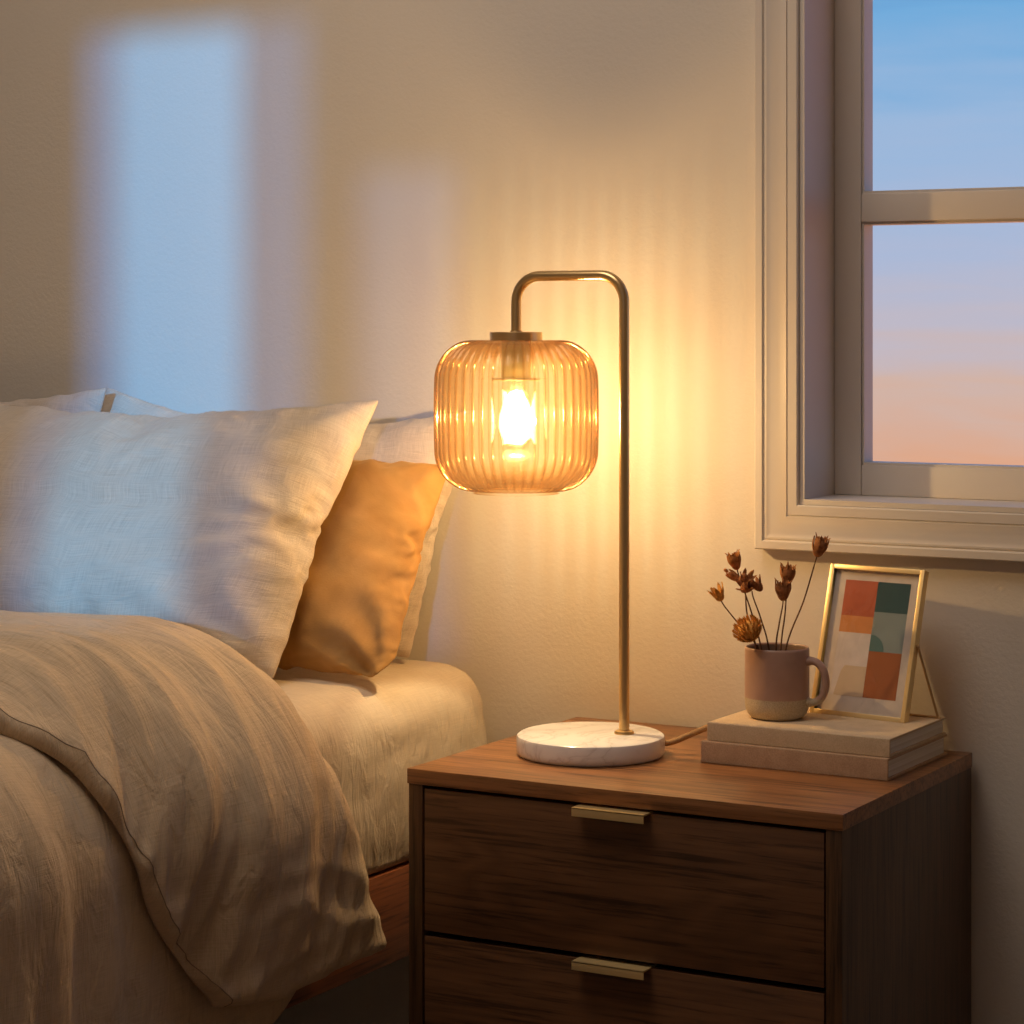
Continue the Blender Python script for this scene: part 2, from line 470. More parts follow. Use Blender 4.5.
G().lathe([(0, 1.0535), (.0070, 1.0535), (.0074, 1.0523), (.0295, 1.0520), (.0302, 1.0513), (.0302, 1.0425), (.0295, 1.0418), (0, 1.0418)], SCN, 48).build('shade_cap', M['brass'], lamp)
# ribbed shade: outer scalloped wall, smooth inner wall
R = .0925; zb, ztp = .8705, 1.0425; rc = .046
prof = []
for i in range(5): prof.append((lerp(.050, R-rc, i/4), zb))
for i in range(1, 13):
    a = -PI/2+PI/2*i/12; prof.append((R-rc+rc*math.cos(a), zb+rc+rc*math.sin(a)))
for i in range(1, 13): prof.append((R+.0006*math.sin(PI*i/12), lerp(zb+rc, ztp-rc, i/12)))
for i in range(1, 13):
    a = PI/2*i/12; prof.append((R-rc+rc*math.cos(a), ztp-rc+rc*math.sin(a)))
for i in range(1, 5): prof.append((lerp(R-rc, .027, i/4), ztp))
NR = 46; SEG = NR*8
def shade_wall(g, off, amp):
    m = len(prof); vs = []; fs = []
    for i in range(SEG):
        a = 2*PI*i/SEG; ph = (i % 8)/8
        sc = abs(math.sin(PI*ph))**.8
        for j, (r, z) in enumerate(prof):
            p0 = V(prof[max(j-1, 0)]); p1 = V(prof[min(j+1, m-1)]); tt = (p1-p0).normalized(); nn = V((tt.y, -tt.x))
            fade = sstep(.045, .065, r)
            d = -off+amp*fade*(sc-.5)
            rr, z2 = r+nn.x*d, z+nn.y*d
            vs.append(SCN+V((rr*math.cos(a), rr*math.sin(a), z2)))
    for i in range(SEG):
        k = (i+1) % SEG
        for j in range(m-1): fs.append([i*m+j, k*m+j, k*m+j+1, i*m+j+1])
    g.add(vs, fs)
g = G(); shade_wall(g, 0, .0034); shade_wall(g, .0032, 0.0)
so = g.build('lamp_shade', M['shade'], lamp, angle=70)
# socket and bulb
G().lathe([(0, 1.0418), (.0165, 1.0418), (.0172, 1.0405), (.0172, .9985), (.0165, .998), (0, .998)], SCN, 40).build('socket', M['socket'], lamp)
G().lathe([(.0165, .9995), (.0275, .9985), (.0283, .9975), (.0275, .9965), (.0, .9965)], SCN, 48).build('socket_ring', M['brass'], lamp)
bulb = G().lathe([(.0, .916), (.007, .917), (.0145, .922), (.0190, .932), (.0208, .945), (.0200, .960), (.0165, .976), (.0125, .988), (.0122, .9965)], SCN, 32).build('bulb', M['bulbglass'], lamp)
G().lathe([(.0, .9235), (.008, .9250), (.0145, .932), (.0172, .944), (.0165, .957), (.0125, .972), (.007, .983), (0, .986)], SCN, 24).build('filament_glow', M['glow'], bulb)
# cord: leaves the back of the base, lifts over and runs behind the books
cp = [(-.045, -.197, NZ+.0125), (-.034, -.188, NZ+.015), (-.016, -.172, NZ+.024), (.000, -.154, NZ+.031), (.012, -.132, NZ+.031), (.016, -.104, NZ+.025),
      (.014, -.07, NZ+.012), (.012, -.035, NZ+.0045), (.010, -.016, NZ+.004), (.010, -.006, NZ+.004)]
def smooth_path(p, k=6):
    p = [V(a) for a in p]; out = []
    for i in range(len(p)-1):
        a, b, c, d = p[max(i-1, 0)], p[i], p[i+1], p[min(i+2, len(p)-1)]
        for q in range(k):
            t = q/k; out.append(.5*((2*b)+(c-a)*t+(2*a-5*b+4*c-d)*t*t+(3*b-a-3*c+d)*t**3))
    return out+[p[-1]]
G().tube(smooth_path(cp), .0035, 10).build('power_cord', M['cord'], lamp, angle=80)

# ------------------------------------------------------------------ books
def book(name, x0, x1, y0, y1, z0, z1, rot, mat, label):
    """spine faces the front (y0); pages show at the ends and back"""
    c = V(((x0+x1)/2, (y0+y1)/2, z0)); mt = Matrix.Translation(c) @ Matrix.Rotation(rot, 4, 'Z') @ Matrix.Translation(-c)
    r = thing(name, c, label, 'book', 'clothbound books stacked on the nightstand')
    t = .0026
    g = G().box(x0, x1, y0+.0015, y1, z0, z0+t, .0009, 2, mt).box(x0, x1, y0+.0015, y1, z1-t, z1, .0009, 2, mt)
    g.box(x0, x1, y0, y0+t, z0, z1, .0012, 3, mt)
    g.build('cover', mat, r)
    G().box(x0+.003, x1-.003, y0+t, y1-.003, z0+t, z1-t, 0, 2, mt).build('pages', M['pages'], r, smooth=False)
BK1, BK2 = NZ+.0005, .6038
book('book', .0125, .2305, -.2195, -.040, NZ, .6035, math.radians(-.9), M['cloth_b'], 'thicker tan clothbound book at the bottom of the stack, lying on the nightstand')
book('book', .0175, .2310, -.2135, -.045, .6037, .6235, math.radians(-1.2), M['cloth_a'], 'thinner beige clothbound book on top of the stack, under the mug')
TB = .6235

# ------------------------------------------------------------------ mug with dried flowers
MC = V((.0706, -.1448, TB))
mug = thing('mug', MC, 'two-tone stoneware mug, mauve above and raw beige below, on the book stack', 'mug')
mr = .0358; mh = .0790
outer = [(0, .0004), (.0265, .0004), (.0285, .0012), (.0325, .0052), (.0348, .0105), (mr, .018), (mr, mh-.003), (mr-.0003, mh-.0012), (mr-.0014, mh)]
inner = [(mr-.0026, mh-.0012), (mr-.003, mh-.003), (mr-.003, .012), (.028, .005), (0, .004)]
G().lathe(outer, MC, 64).lathe([(mr-.0014, mh), (mr-.0026, mh-.0012)], MC, 64).lathe(inner, MC, 64, mi=1).build('body', [M['mug'], M['mug_in']], mug, angle=60)
ha = RIGHT*math.cos(math.radians(22))-FWD*math.sin(math.radians(22))
hp = []
for r, z in ((.0335, .0640), (.0400, .0650), (.0470, .0625), (.0530, .0550), (.0555, .0440), (.0548, .0340), (.0510, .0255), (.0450, .0205), (.0390, .0190), (.0335, .0195)):
    hp.append(MC+ha*r+V((0, 0, z)))
hp = smooth_path(hp, 5)
rad = [.0042+.0018*max(0, 1-i/6)+.0018*max(0, 1-(len(hp)-1-i)/6) for i in range(len(hp))]
G().tube(hp, rad, 14, squash=1.45, up=(0, 0, 1)).build('handle', M['mug'], mug, angle=80)

MD = (MC-CAM).dot(FWD)
def at_px(px, py, dd=0.0):
    """a point near the mug, dd metres behind the mug's own distance from the camera"""
    d = MD+dd
    return CAM+FWD*d+RIGHT*((px-512)/2400*d)+V((0, 0, -(py-325)/2400*d))
def petal_ring(g, c, ax, n, r0, L, spread, width, curl, ph=0, mi=0, thick=.0006, jit=.15):
    """n tapered, cupped petals around axis ax rising from c"""
    ax = ax.normalized(); u = ax.orthogonal().normalized(); w = ax.cross(u)
    for i in range(n):
        a = 2*PI*(i+random.uniform(-jit, jit))/n+ph; e = u*math.cos(a)+w*math.sin(a); sd = ax.cross(e)
        LL = L*random.uniform(.85, 1.1); pts = []; ws = []
        for k in range(7):
            t = k/6
            rr = r0+spread*math.sin(min(1, t*1.1)*PI*.62)+curl*max(0, t-.6)*2.2
            pts.append(c+e*rr+ax*(LL*t)); ws.append(width*(math.sin(PI*(.12+.80*t))**.8)*(1 if t < .99 else .35))
        vs = []; fs = []
        for p, q in zip(pts, ws):
            vs += [p-sd*q+e*thick*1.2, p+e*thick*-.6, p+sd*q+e*thick*1.2, p+e*thick*1.6]
        for k in range(6):
            for m in range(4):
                m2 = (m+1) % 4; fs.append([k*4+m, k*4+m2, (k+1)*4+m2, (k+1)*4+m])
        fs += [[0, 1, 2, 3], [24, 25, 26, 27]]
        g.add(vs, fs, mi)
def flower(kind, head_px, dd, rim_px, rim_dd, size, mats, label, tilt, n_=0):
    rim = at_px(*rim_px, rim_dd); hp_ = at_px(*head_px, dd)
    foot_p = MC+(V((rim.x, rim.y, 0))-V((MC.x, MC.y, 0)))*.3+V((0, 0, .0075))
    r = thing('dried_flower', foot_p, label, 'dried flower', 'dried flowers standing in the mug')
    ax = (RIGHT*tilt[0]+V((0, 0, tilt[1]))-FWD*tilt[2]).normalized()
    ln = (hp_-rim).length
    sp = smooth_path([foot_p, rim, lerp(rim, hp_, .5)+RIGHT*random.uniform(-.02, .02)*ln, hp_-ax*ln*.12+(hp_-ax*ln*.12-hp_+(hp_-rim)*.12)*-.4, hp_], 6)
    G().tube(sp, [lerp(.00105, .00075, i/(len(sp)-1)) for i in range(len(sp))], 6).build('stem', M['stem'], r, angle=80)
    g = G(); s = size
    q = V((0, 0, 1)).rotation_difference(ax).to_matrix()
    if kind == 'tulip':
        g.ell(hp_+ax*s*.35, s*.42, s*.42, s*.45, 12, 8, q)
        petal_ring(g, hp_, ax, 7, s*.08, s*1.35, s*.40, s*.20, s*.25)
        petal_ring(g, hp_, ax, 6, s*.05, s*1.15, s*.27, s*.18, s*.12, ph=.4)
    elif kind == 'bud':
        g.ell(hp_+ax*s*.50, s*.40, s*.40, s*.58, 14, 9, q)
        petal_ring(g, hp_, ax, 8, s*.10, s*1.25, s*.36, s*.19, s*.06, jit=.3)
        petal_ring(g, hp_+ax*s*.12, ax, 9, s*.14, s*1.05, s*.34, s*.16, s*.02, ph=.3, jit=.3)
        petal_ring(g, hp_+ax*s*.3, ax, 8, s*.12, s*.95, s*.24, s*.15, s*.0, ph=.5, jit=.4)
        petal_ring(g, hp_+ax*s*.7, ax, 5, s*.16, s*.72, s*.16, s*.08, s*.28, ph=.9, jit=.4)
    elif kind == 'pod':
        g.ell(hp_+ax*s*.5, s*.26, s*.26, s*.62, 12, 8, q)
        petal_ring(g, hp_, ax, 4, s*.05, s*1.25, s*.22, s*.17, s*.05)
        g.ell(hp_+ax*s*1.35, s*.16, s*.12, s*.22, 8, 6, q)
    elif kind == 'puff':
        g.ell(hp_+ax*s*.45, s*.62, s*.62, s*.55, 16, 10, q)
        for k in range(7):
            rr = [.10, .28, .45, .58, .66, .66, .55][k]
            petal_ring(g, hp_+ax*s*(.62-.11*k), ax, [5, 10, 15, 20, 22, 22, 18][k], s*rr*.55, s*[.65, .68, .70, .70, .65, .55, .42][k], s*rr*.50, s*.075, s*[.0, .05, .08, .12, .16, .2, .2][k], ph=k*.37, jit=.3)
    elif kind == 'cluster':
        for k in range(5):
            o = (RIGHT*random.uniform(-.55, .55)+FWD*random.uniform(-.3, .3)+V((0, 0, random.uniform(-.35, .45))))*s
            a2 = (ax+RIGHT*random.uniform(-1, 1)*.7-FWD*random.uniform(-.3, .8)).normalized(); q2 = V((0, 0, 1)).rotation_difference(a2).to_matrix()
            g.ell(hp_+ax*s*.6+o, s*.30, s*.30, s*.42, 10, 7, q2)
            petal_ring(g, hp_+ax*s*.3+o, a2, 6, s*.08, s*.95, s*.28, s*.17, s*.25, jit=.4)
    g.build('flower_head', M[mats], r, angle=60)
    return r
flower('tulip', (721, 600), .010, (757, 648), .004, .0135, 'gold', 'small golden dried flower on the leftmost stem in the mug', (-.45, 1, .15))
flower('bud', (737, 569), .006, (761, 647), .010, .0145, 'rust', 'rust dried flower standing above the leftmost golden one, pointing up-left', (-.28, 1, .1))
flower('pod', (740, 581), -.003, (757, 650), -.006, .0145, 'rust', 'slim rust dried seed pod tilting left, just under the upright rust flower', (-1, .75, .1))
flower('cluster', (752, 591), -.016, (769, 650), -.012, .0160, 'brown', 'ragged brown dried flower cluster left of the mug centre line', (-.15, 1, .2))
flower('puff', (752, 637), -.020, (759, 652), -.018, .0205, 'gold', 'big round golden dried thistle head resting at the mug rim', (-.45, .8, .45))
flower('bud', (783, 600), -.004, (776, 649), -.004, .0170, 'brown', 'lower of the two brown dried buds rising from the mug centre', (.0, 1, .1))
flower('bud', (787, 584), .016, (781, 646), .014, .0165, 'brown', 'taller brown dried bud with split tips at the mug centre', (.05, 1, .1))
flower('bud', (817, 556), .004, (786, 648), .004, .0170, 'brown', 'brown dried flower on the longest stem, leaning right towards the window', (.25, 1, .1))

# ------------------------------------------------------------------ picture frame
FB = V((.088, -.0935, TB+.0002)); wdir = V((.9875, -.156, 0)).normalized(); back = V((.156, .9875, 0)).normalized()
lean = math.radians(16.0); FH = .1705; FWD_ = .1205
up = V((0, 0, 1))*math.cos(lean)+back*math.sin(lean); nrm = wdir.cross(up).normalized()   # away from the viewer
if nrm.dot(back) < 0: nrm = -nrm
def fp(a, b, c): return FB+wdir*a+up*b+nrm*c
fmat = Matrix(((wdir.x, nrm.x, up.x, FB.x), (wdir.y, nrm.y, up.y, FB.y), (wdir.z, nrm.z, up.z, FB.z), (0, 0, 0, 1)))
FD = .0105; fb = .0052
pf = thing('picture_frame', FB, 'brass framed abstract print leaning back on a wire stand, behind the mug', 'picture frame')
g = G()
g.box(0, fb, 0, FD, 0, FH, .0006, 2, fmat).box(FWD_-fb, FWD_, 0, FD, 0, FH, .0006, 2, fmat)
g.box(fb, FWD_-fb, 0, FD, 0, fb, .0006, 2, fmat).box(fb, FWD_-fb, 0, FD, FH-fb, FH, .0006, 2, fmat)
g.build('frame', M['brass_l'], pf)
G().box(fb, FWD_-fb, .0030, .0042, fb, FH-fb, 0, 2, fmat).build('glass', M['glass'], pf, smooth=False)
ART = dict(mat=m_paper('mat_board', (.70, .60, .54)), coral=m_paper('coral_patch', (.50, .125, .065)), orange=m_paper('orange_patch', (.66, .27, .10)),
           pale=m_paper('pale_patch', (.70, .62, .62)), teal=m_paper('teal_patch', (.030, .085, .10)), grey=m_paper('grey_teal_patch', (.25, .30, .31)),
           rust=m_paper('rust_patch', (.36, .11, .035)), deep=m_paper('deep_teal_patch', (.09, .18, .19)), sand=m_paper('sand_patch', (.62, .48, .36)))
pic = G().box(fb, FWD_-fb, .0062, .0074, fb, FH-fb, 0, 2, fmat).build('picture', ART['mat'], pf, smooth=False)
AX0, AX1, AZ0, AZ1 = .0195, .1030, .0235, .1545
def patch(name_mat, x0, x1, z0, z1, d=.0001):
    return ([fmat @ V(p) for p in ((x0, .0062-d, z0), (x1, .0062-d, z0), (x1, .0062-d, z1), (x0, .0062-d, z1))], name_mat)
xm = lerp(AX0, AX1, .50); hh = AZ1-AZ0
cells = [('coral', AX0, xm, AZ0+hh*.69, AZ1), ('orange', AX0, xm, AZ0+hh*.545, AZ0+hh*.69), ('pale', AX0, xm, AZ0, AZ0+hh*.545),
         ('teal', xm, AX1, AZ0+hh*.74, AZ1), ('grey', xm, AX1, AZ0+hh*.40, AZ0+hh*.74), ('rust', xm, AX1, AZ0, AZ0+hh*.40)]
g = G(); mats = []
for k, (nm, x0, x1, z0, z1) in enumerate(cells):
    mats.append(ART[nm]); vs, _ = patch(nm, x0, x1, z0, z1); g.add(vs, [[0, 1, 2, 3]], k)
mats.append(ART['deep']); arc = [(xm+.0185*math.cos(a)*(1 if math.cos(a) > 0 else 1), AZ0+hh*.40+.0185*math.sin(a)) for a in [PI/2*i/12 for i in range(13)]]
g.add([fmat @ V((x, .0059, z)) for x, z in arc]+[fmat @ V((xm, .0059, AZ0+hh*.40))], [list(range(14))], len(mats)-1)
mats.append(ART['sand']); z1_ = AZ0+hh*.26
g.add([fmat @ V((x, .0059, z)) for x, z in ((AX0+.004, AZ0), (xm, AZ0), (xm, z1_), (AX0+.014, z1_), (AX0+.010, z1_-.006))], [[0, 1, 2, 3, 4]], len(mats)-1)
g.build('print', mats, pic, smooth=False)
g = G()
hz = FH*.50
A = fp(FWD_+.0012, hz, FD*.6); B = fp(-.0012, hz, FD*.6)
fa = V((.2290, -.0640, TB+.0013)); fb_ = fa-wdir*(FWD_+.0024); fb_.y = max(-.2, min(fb_.y, -.0485)); fb_.z = TB+.0013
g.tube(smooth_path([A, lerp(A, fa, .5), lerp(A, fa, .97), fa-wdir*.002, lerp(fa, fb_, .5), fb_+wdir*.002, lerp(B, fb_, .97), lerp(B, fb_, .5), B], 5), .0015, 8)
g.ell(A, .0022, .0022, .0022, 10, 8).ell(B, .0022, .0022, .0022, 10, 8)
g.build('wire_stand', M['wire'], pf, angle=80)

# ------------------------------------------------------------------ bed
BXR, BXL, BY1, BY0 = -.372, -1.95, -.018, -2.05
bed = thing('bed', ((BXR+BXL)/2, -1.0, 0), 'low wooden bed frame with a reddish brown side rail under the mattress', 'bed')
for x0, x1 in ((BXR-.010, BXR+.0135), (BXL-.002, BXL+.024)):
    G().box(x0, x1, BY0, BY1, .322, .4285, .002).build('side_rail', M['rail'], bed)
G().box(BXL+.024, BXR-.010, BY0, BY0+.026, .322, .4285, .002).build('end_rail', M['rail'], bed)
G().box(BXL+.024, BXR-.010, BY1-.026, BY1, .322, .4285, .002).build('end_rail', M['rail'], bed)
for i in range(9):
    y = lerp(BY0+.1, BY1-.1, i/8)
    G().box(BXL+.024, BXR-.010, y-.035, y+.035, .410, .428).build('slat', M['rail'], bed, smooth=False)
for x in (BXL+.30, BXR-.30):
    for y in (BY0+.10, BY1-.10):
        G().lathe([(0, 0), (.018, 0), (.027, .322), (0, .322)], (x, y, 0), 24).build('leg', M['rail'], bed)

# mattress in a fitted sheet: rounded box with soft wrinkles
def soft_mattress():
    hx, hy = (BXR-BXL)/2, (BY1-BY0)/2-.02; cx, cy = (BXR+BXL)/2, (BY1+BY0)/2; z0, z1 = .4295, .640
    Rr = .058; rc_ = .022; ny = 150
    g = G()
    # cross-section (x,z) of the right half, swept along y; wrinkles are stronger on the side near the head corner
    sec = []
    for i in range(14): sec.append((lerp(0, hx-Rr, (i/13)**.6), z1, 0, 1))
    for i in range(1, 11):
        a = PI/2-PI/2*i/10; sec.append((hx-Rr+Rr*math.cos(a), z1-Rr+Rr*math.sin(a), math.cos(a), math.sin(a)))
    for i in range(1, 26): sec.append((hx+.004*math.sin(PI*i/25), lerp(z1-Rr, z0+.012, i/25), 1, 0))
    for i in range(1, 5):
        a = -PI/2*i/4; sec.append((hx-.012+.012*math.cos(a), z0+.012+.012*math.sin(a), math.cos(a), math.sin(a)))
    sec.append((0, z0, 0, -1))
    full = [( -x, z, -nx, n_z) for x, z, nx, n_z in sec[::-1][1:]]+sec[:-1]
    full = [(-x, z, -nx, nz_) for x, z, nx, nz_ in sec][::-1]+sec[1:]
    ys = []
    for i in range(ny+1):
        t = i/ny; ys.append(BY0+.02+2*hy*(1-(1-t)**1.8))
    m = len(full); vs = []; uvs = []
    for y in ys:
        e = min(y-(cy-hy), (cy+hy)-y)
        k = 1-math.sqrt(max(0, 1-(1-min(1, e/rc_))**2)) if e < rc_ else 0
        s_ = 0
        for j, (x, z, nx, n_z) in enumerate(full):
            if j: s_ += math.hypot(x-full[j-1][0], z-full[j-1][1])
            xx = x*(1-k*rc_/hx)+math.copysign(.013*sstep(-.54, -.28, y)*min(1, abs(x)/hx)**6, x); zz = z if z < .5 else z-k*.018*(z-.5)/.14
            w = .0016*nz(y*9, z*16+3, x*3)+.0022*nz(y*16+z*14, z*22-y*8, 1.7)*(1-n_z*.6)*(1 if abs(nx) > .3 else .6)
            w += .0028*max(0, nz(y*10-z*22, z*10+y*6, 4.2))*(1 if abs(nx) > .5 else .15)*sstep(-.7, -.1, y)
            if n_z < -.2: w = 0
            vs.append(V((cx+xx+nx*w, y, zz+n_z*w))); uvs.append((s_, y))
    fs = []
    for i in range(len(ys)-1):
        for j in range(m-1): fs.append([i*m+j, i*m+j+1, (i+1)*m+j+1, (i+1)*m+j])
    fs.append([j for j in range(m)]); fs.append([(len(ys)-1)*m+j for j in range(m)][::-1])
    g.add(vs, fs, 0, uvs); return g
mt = soft_mattress().build('mattress', M['sheet'], None, angle=75)
tag(mt, 'mattress in a fitted cream sheet, bare at the head of the bed', 'mattress')

# ------------------------------------------------------------------ pillows (inflated cloth)
def inflate(W, H, nx, ny, pressure, frames, tension=12, bend=.3, shrink=0.0, seed=0):
    """two sheets sewn along their edges, blown up with the cloth solver; returns (verts, faces, uvs)"""
    rnd = random.Random(seed)
    vs = []; idx = {}
    for side in (0, 1):
        for j in range(ny+1):
            for i in range(nx+1):
                edge = i in (0, nx) or j in (0, ny)
                if edge and side: idx[(1, i, j)] = idx[(0, i, j)]; continue
                idx[(side, i, j)] = len(vs)
                z = 0 if edge else (.004+.003*rnd.random())*(1 if side == 0 else -1)
                vs.append(V(((i/nx-.5)*W, (j/ny-.5)*H, z)))
    fs = []
    for side in (0, 1):
        for j in range(ny):
            for i in range(nx):
                q = [idx[(side, i, j)], idx[(side, i+1, j)], idx[(side, i+1, j+1)], idx[(side, i, j+1)]]
                fs.append(q if side == 0 else q[::-1])
    me = bpy.data.meshes.new('tmp'); me.from_pydata(vs, [], fs)
    ob = bpy.data.objects.new('tmp', me); COL.objects.link(ob)
    md = ob.modifiers.new('cloth', 'CLOTH'); st = md.settings
    st.quality = 6; st.mass = .25; st.tension_stiffness = tension; st.compression_stiffness = tension; st.shear_stiffness = 4
    st.bending_stiffness = bend; st.use_pressure = True; st.uniform_pressure_force = pressure; st.shrink_min = shrink
    st.effector_weights.gravity = 0; st.tension_damping = 8; st.bending_damping = 2; st.air_damping = 4
    md.collision_settings.use_collision = False
    md.point_cache.frame_start = 1; md.point_cache.frame_end = frames
    SC.frame_start = 1; SC.frame_end = frames
    for fr in range(1, frames+1): SC.frame_set(fr)
    ev = ob.evaluated_get(bpy.context.evaluated_depsgraph_get())
    out = [v.co.copy() for v in ev.data.vertices]
    bpy.data.objects.remove(ob); bpy.data.meshes.remove(me); SC.frame_set(1)
    uv = [(v.x, v.y) for v in vs]
    return out, fs, uv, (nx, ny)

def place_pillow(sim, W, H, name, mat, label, BL, BR, TR, fwd_t, back_t, group, sag=0, deform=None, straight=.75):
    """BR, TR: world positions of the right bottom / top corners, BL: the left bottom corner"""
    vs, fs, uv, grid = sim
    BL, BR, TR = V(BL), V(BR), V(TR)
    ex = (BR-BL); ey = (TR-BR)
    n_ = ex.cross(ey).normalized()
    if n_.y > 0: n_ = -n_                       # towards the foot of the bed
    xs = [v.x for v in vs]; ys = [v.y for v in vs]; zs = [v.z for v in vs]
    x0, x1, y0, y1 = min(xs), max(xs), min(ys), max(ys); zm = max(abs(min(zs)), max(zs))
    nx, ny = grid
    Rr = [vs[j*(nx+1)+nx] for j in range(ny+1)]; Lr = [vs[j*(nx+1)] for j in range(ny+1)]
    Tr = [vs[ny*(nx+1)+i] for i in range(nx+1)]; Br = [vs[i] for i in range(nx+1)]
    def at(lst, k, q, c):
        for i in range(len(lst)-1):
            u0, u1 = lst[i][k], lst[i+1][k]
            if q <= u1 or i == len(lst)-2: return lerp(lst[i][c], lst[i+1][c], max(0, min(1, (q-u0)/(u1-u0+1e-9))))
    out = []
    for v in vs:
        a = (v.x-x0)/(x1-x0); b = (v.y-y0)/(y1-y0); t = v.z/zm
        l_, r_ = at(Lr, 1, v.y, 0), at(Rr, 1, v.y, 0); b2, t2 = at(Br, 0, v.x, 1), at(Tr, 0, v.x, 1)
        a = lerp(a, (v.x-l_)/(r_-l_), straight); b = lerp(b, (v.y-b2)/(t2-b2), straight)
        t *= fwd_t if t > 0 else back_t
        p = BL+ex*a+ey*b+n_*t
        if sag: p.z -= sag*math.sin(PI*max(0, min(1, a)))*b
        if deform: p = deform(p, a, b, v.z/zm, n_)
        out.append(p)
    g = G(); g.add(out, fs, 0, uv)
    o = g.build(name, mat, None, angle=180)
    sub = o.modifiers.new('smooth', 'SUBSURF'); sub.levels = 1; sub.render_levels = 1
    return tag(o, label, 'pillow', group)

def wrinkled(amp, fx, fy, seed, corner=None):
    def f(p, a, b, t, n_):
        if t < -.05: return p
        e = sstep(0, .15, min(a, 1-a))*.6+.4
        w = amp*(nz(a*fx, b*fy, seed)+.5*nz(a*fx*2.1+b*3, b*fy*1.7, seed+5))
        if corner:
            for (ca, cb, k, rad) in corner:
                d = math.hypot((a-ca)*1.3, b-cb); th_ = math.atan2(b-cb, a-ca)
                w += k*math.sin(th_*11+2.5*nz(a*5, b*5, seed+2))*math.exp(-(d/rad)**2)*sstep(.02, .12, d)
        return p+n_*w*e
    return f

def tucked(p, a, b, t, n_):
    p = wrinkled(.006, 5, 5, 1.1, [(1, 0, .014, .26), (1, 1, .006, .22)])(p, a, b, t, n_)
    d = math.hypot(1-a, b)
    if d < .12:                                   # the soft lower corner is folded in
        k = (1-d/.12)**1.3; p = p+V((-.013*k, -.004*k, .003*k))-n_*(-.012*k*math.sin(a*40))
    return p
GP = 'pillows at the head of the bed'
simA = inflate(.62, .40, 62, 42, 7.0, 42, tension=14, bend=.12, seed=1)
simB = inflate(.40, .40, 46, 46, 9.0, 42, tension=10, bend=.08, seed=2)
place_pillow(simA, .5, .3, 'pillow', M['pale'], 'pale linen pillow against the wall, its right end showing behind the mustard pillow', (-1.025, -.092, .646), (-.440, -.092, .646), (-.370, -.048, .957), .045, .026, GP, sag=.022, deform=lambda p, a, b, t, n_: wrinkled(.004, 6, 4, 3.3)(p, a, b, t, n_)+V((0, 0, .022*(1-a)**4*b)))
place_pillow(simA, .5, .3, 'pillow', M['pale'], 'beige linen pillow at far left, only its top corner showing above the front pillow', (-1.46, -.152, .646), (-.945, -.152, .646), (-.908, -.100, .979), .045, .012, GP, sag=.018, deform=wrinkled(.005, 6, 4, 9.3))
place_pillow(simB, .36, .3, 'pillow', M['velvet'], 'mustard velvet pillow wedged between the front linen pillow and the pale one', (-.72, -.262, .648), (-.357, -.268, .647), (-.374, -.105, .890), .042, .016, GP, sag=-.006,
             deform=tucked)
place_pillow(simA, .75, .37, 'pillow', M['linen'], 'big oatmeal linen pillow in front, lit blue at left and golden at its right edge', (-1.20, -.338, .648), (-.474, -.334, .648), (-.446, -.150, .972), .085, .016, GP, sag=.024,
             deform=wrinkled(.006, 5, 4, 6.6, [(1, 0, .011, .34), (1, 1, .006, .26), (1, .45, .006, .26)]))

# ------------------------------------------------------------------ duvet
dv = thing('duvet', (-.9, -1.2, .645), 'flax linen duvet folded back over the bed, its corner hanging down the side', 'duvet')
XH = -.338; RH = .165; ZTOP = .681; ZHEM = .318
def section(s, thick=0.0):
    """s: metres along the cross-section from the bed edge arc start (negative = on top); returns x,z,nx,nz"""
    arc = RH*PI/2
    if s <= 0: return (XH-RH+s, ZTOP, 0, 1)
    if s < arc:
        a = PI/2-s/RH; return (XH-RH+RH*math.cos(a), ZTOP-RH+RH*math.sin(a), math.cos(a), math.sin(a))
    d = s-arc; return (XH-.0*max(0, d-.10)*(1 if d < 1 else 1), ZTOP-RH-d, 1, 0)
S_HEM = RH*PI/2+(ZTOP-RH-ZHEM)
def drape(y, s, z, seed, amp):
    """folds of the hanging side, running down the drop"""
    k = sstep(.0, .22, s)
    w = nz(y*7.5+.6*z, z*1.4, seed)*.9+.55*nz(y*17+2*z, z*2.2, seed+3)
    return amp*k*w
def ridge_y(s):   # head-side fold
    return interp(s, [-.5, -.05, .10, .16, .294, .42], [-.500, -.500, -.490, -.472, -.412, -.372])
def foot_y(s):
    return interp(s, [-.5, -.05, .05, .14, .266, .42], [-.905, -.910, -.880, -.815, -.755, -.650])
# body
g = G()
SN = 96; ys = []
y = -.55
NYB = 170
vs = []; uvs = []
for i in range(NYB+1):
    for j in range(SN+1):
        s = lerp(-1.25, S_HEM, (j/SN)**.62)
        y = lerp(ridge_y(s)-.045, -2.16, (i/NYB)**1.15)
        x, z, nx, nz_ = section(s)
        w = drape(y, s, z, 2.2, .034)*sstep(-.55, -.95, y)
        w += .011*(1-2*abs(nz(y*12+s*1.5, s*1.8, 6.1)))*sstep(-.05, .2, s)*sstep(-.85, -.98, y)
        w += .010*nz(x*4, y*5, .3)+.0035*nz(x*14+y*5, y*16, 5.1)
        # a soft roll of cloth below the fold, where the duvet bulges out
        w += .030*math.exp(-((y+1.13)/.17)**2)*sstep(-.12, .1, s)*(1-.5*sstep(.2, .42, s))
        w -= .012*sstep(-.95, -.70, y)*sstep(.05, .25, s)
        w = max(w, .002-.010*sstep(.15, .28, s))
        hem = sstep(S_HEM-.03, S_HEM, s)
        vs.append(V((x+nx*w, y, z+nz_*w+(hem*.008*nz(y*9, 0, 8))+.055*(1-sstep(0, .13, ridge_y(s)-.045-y))*sstep(S_HEM-.16, S_HEM, s)))); uvs.append((s, y))
fs = []
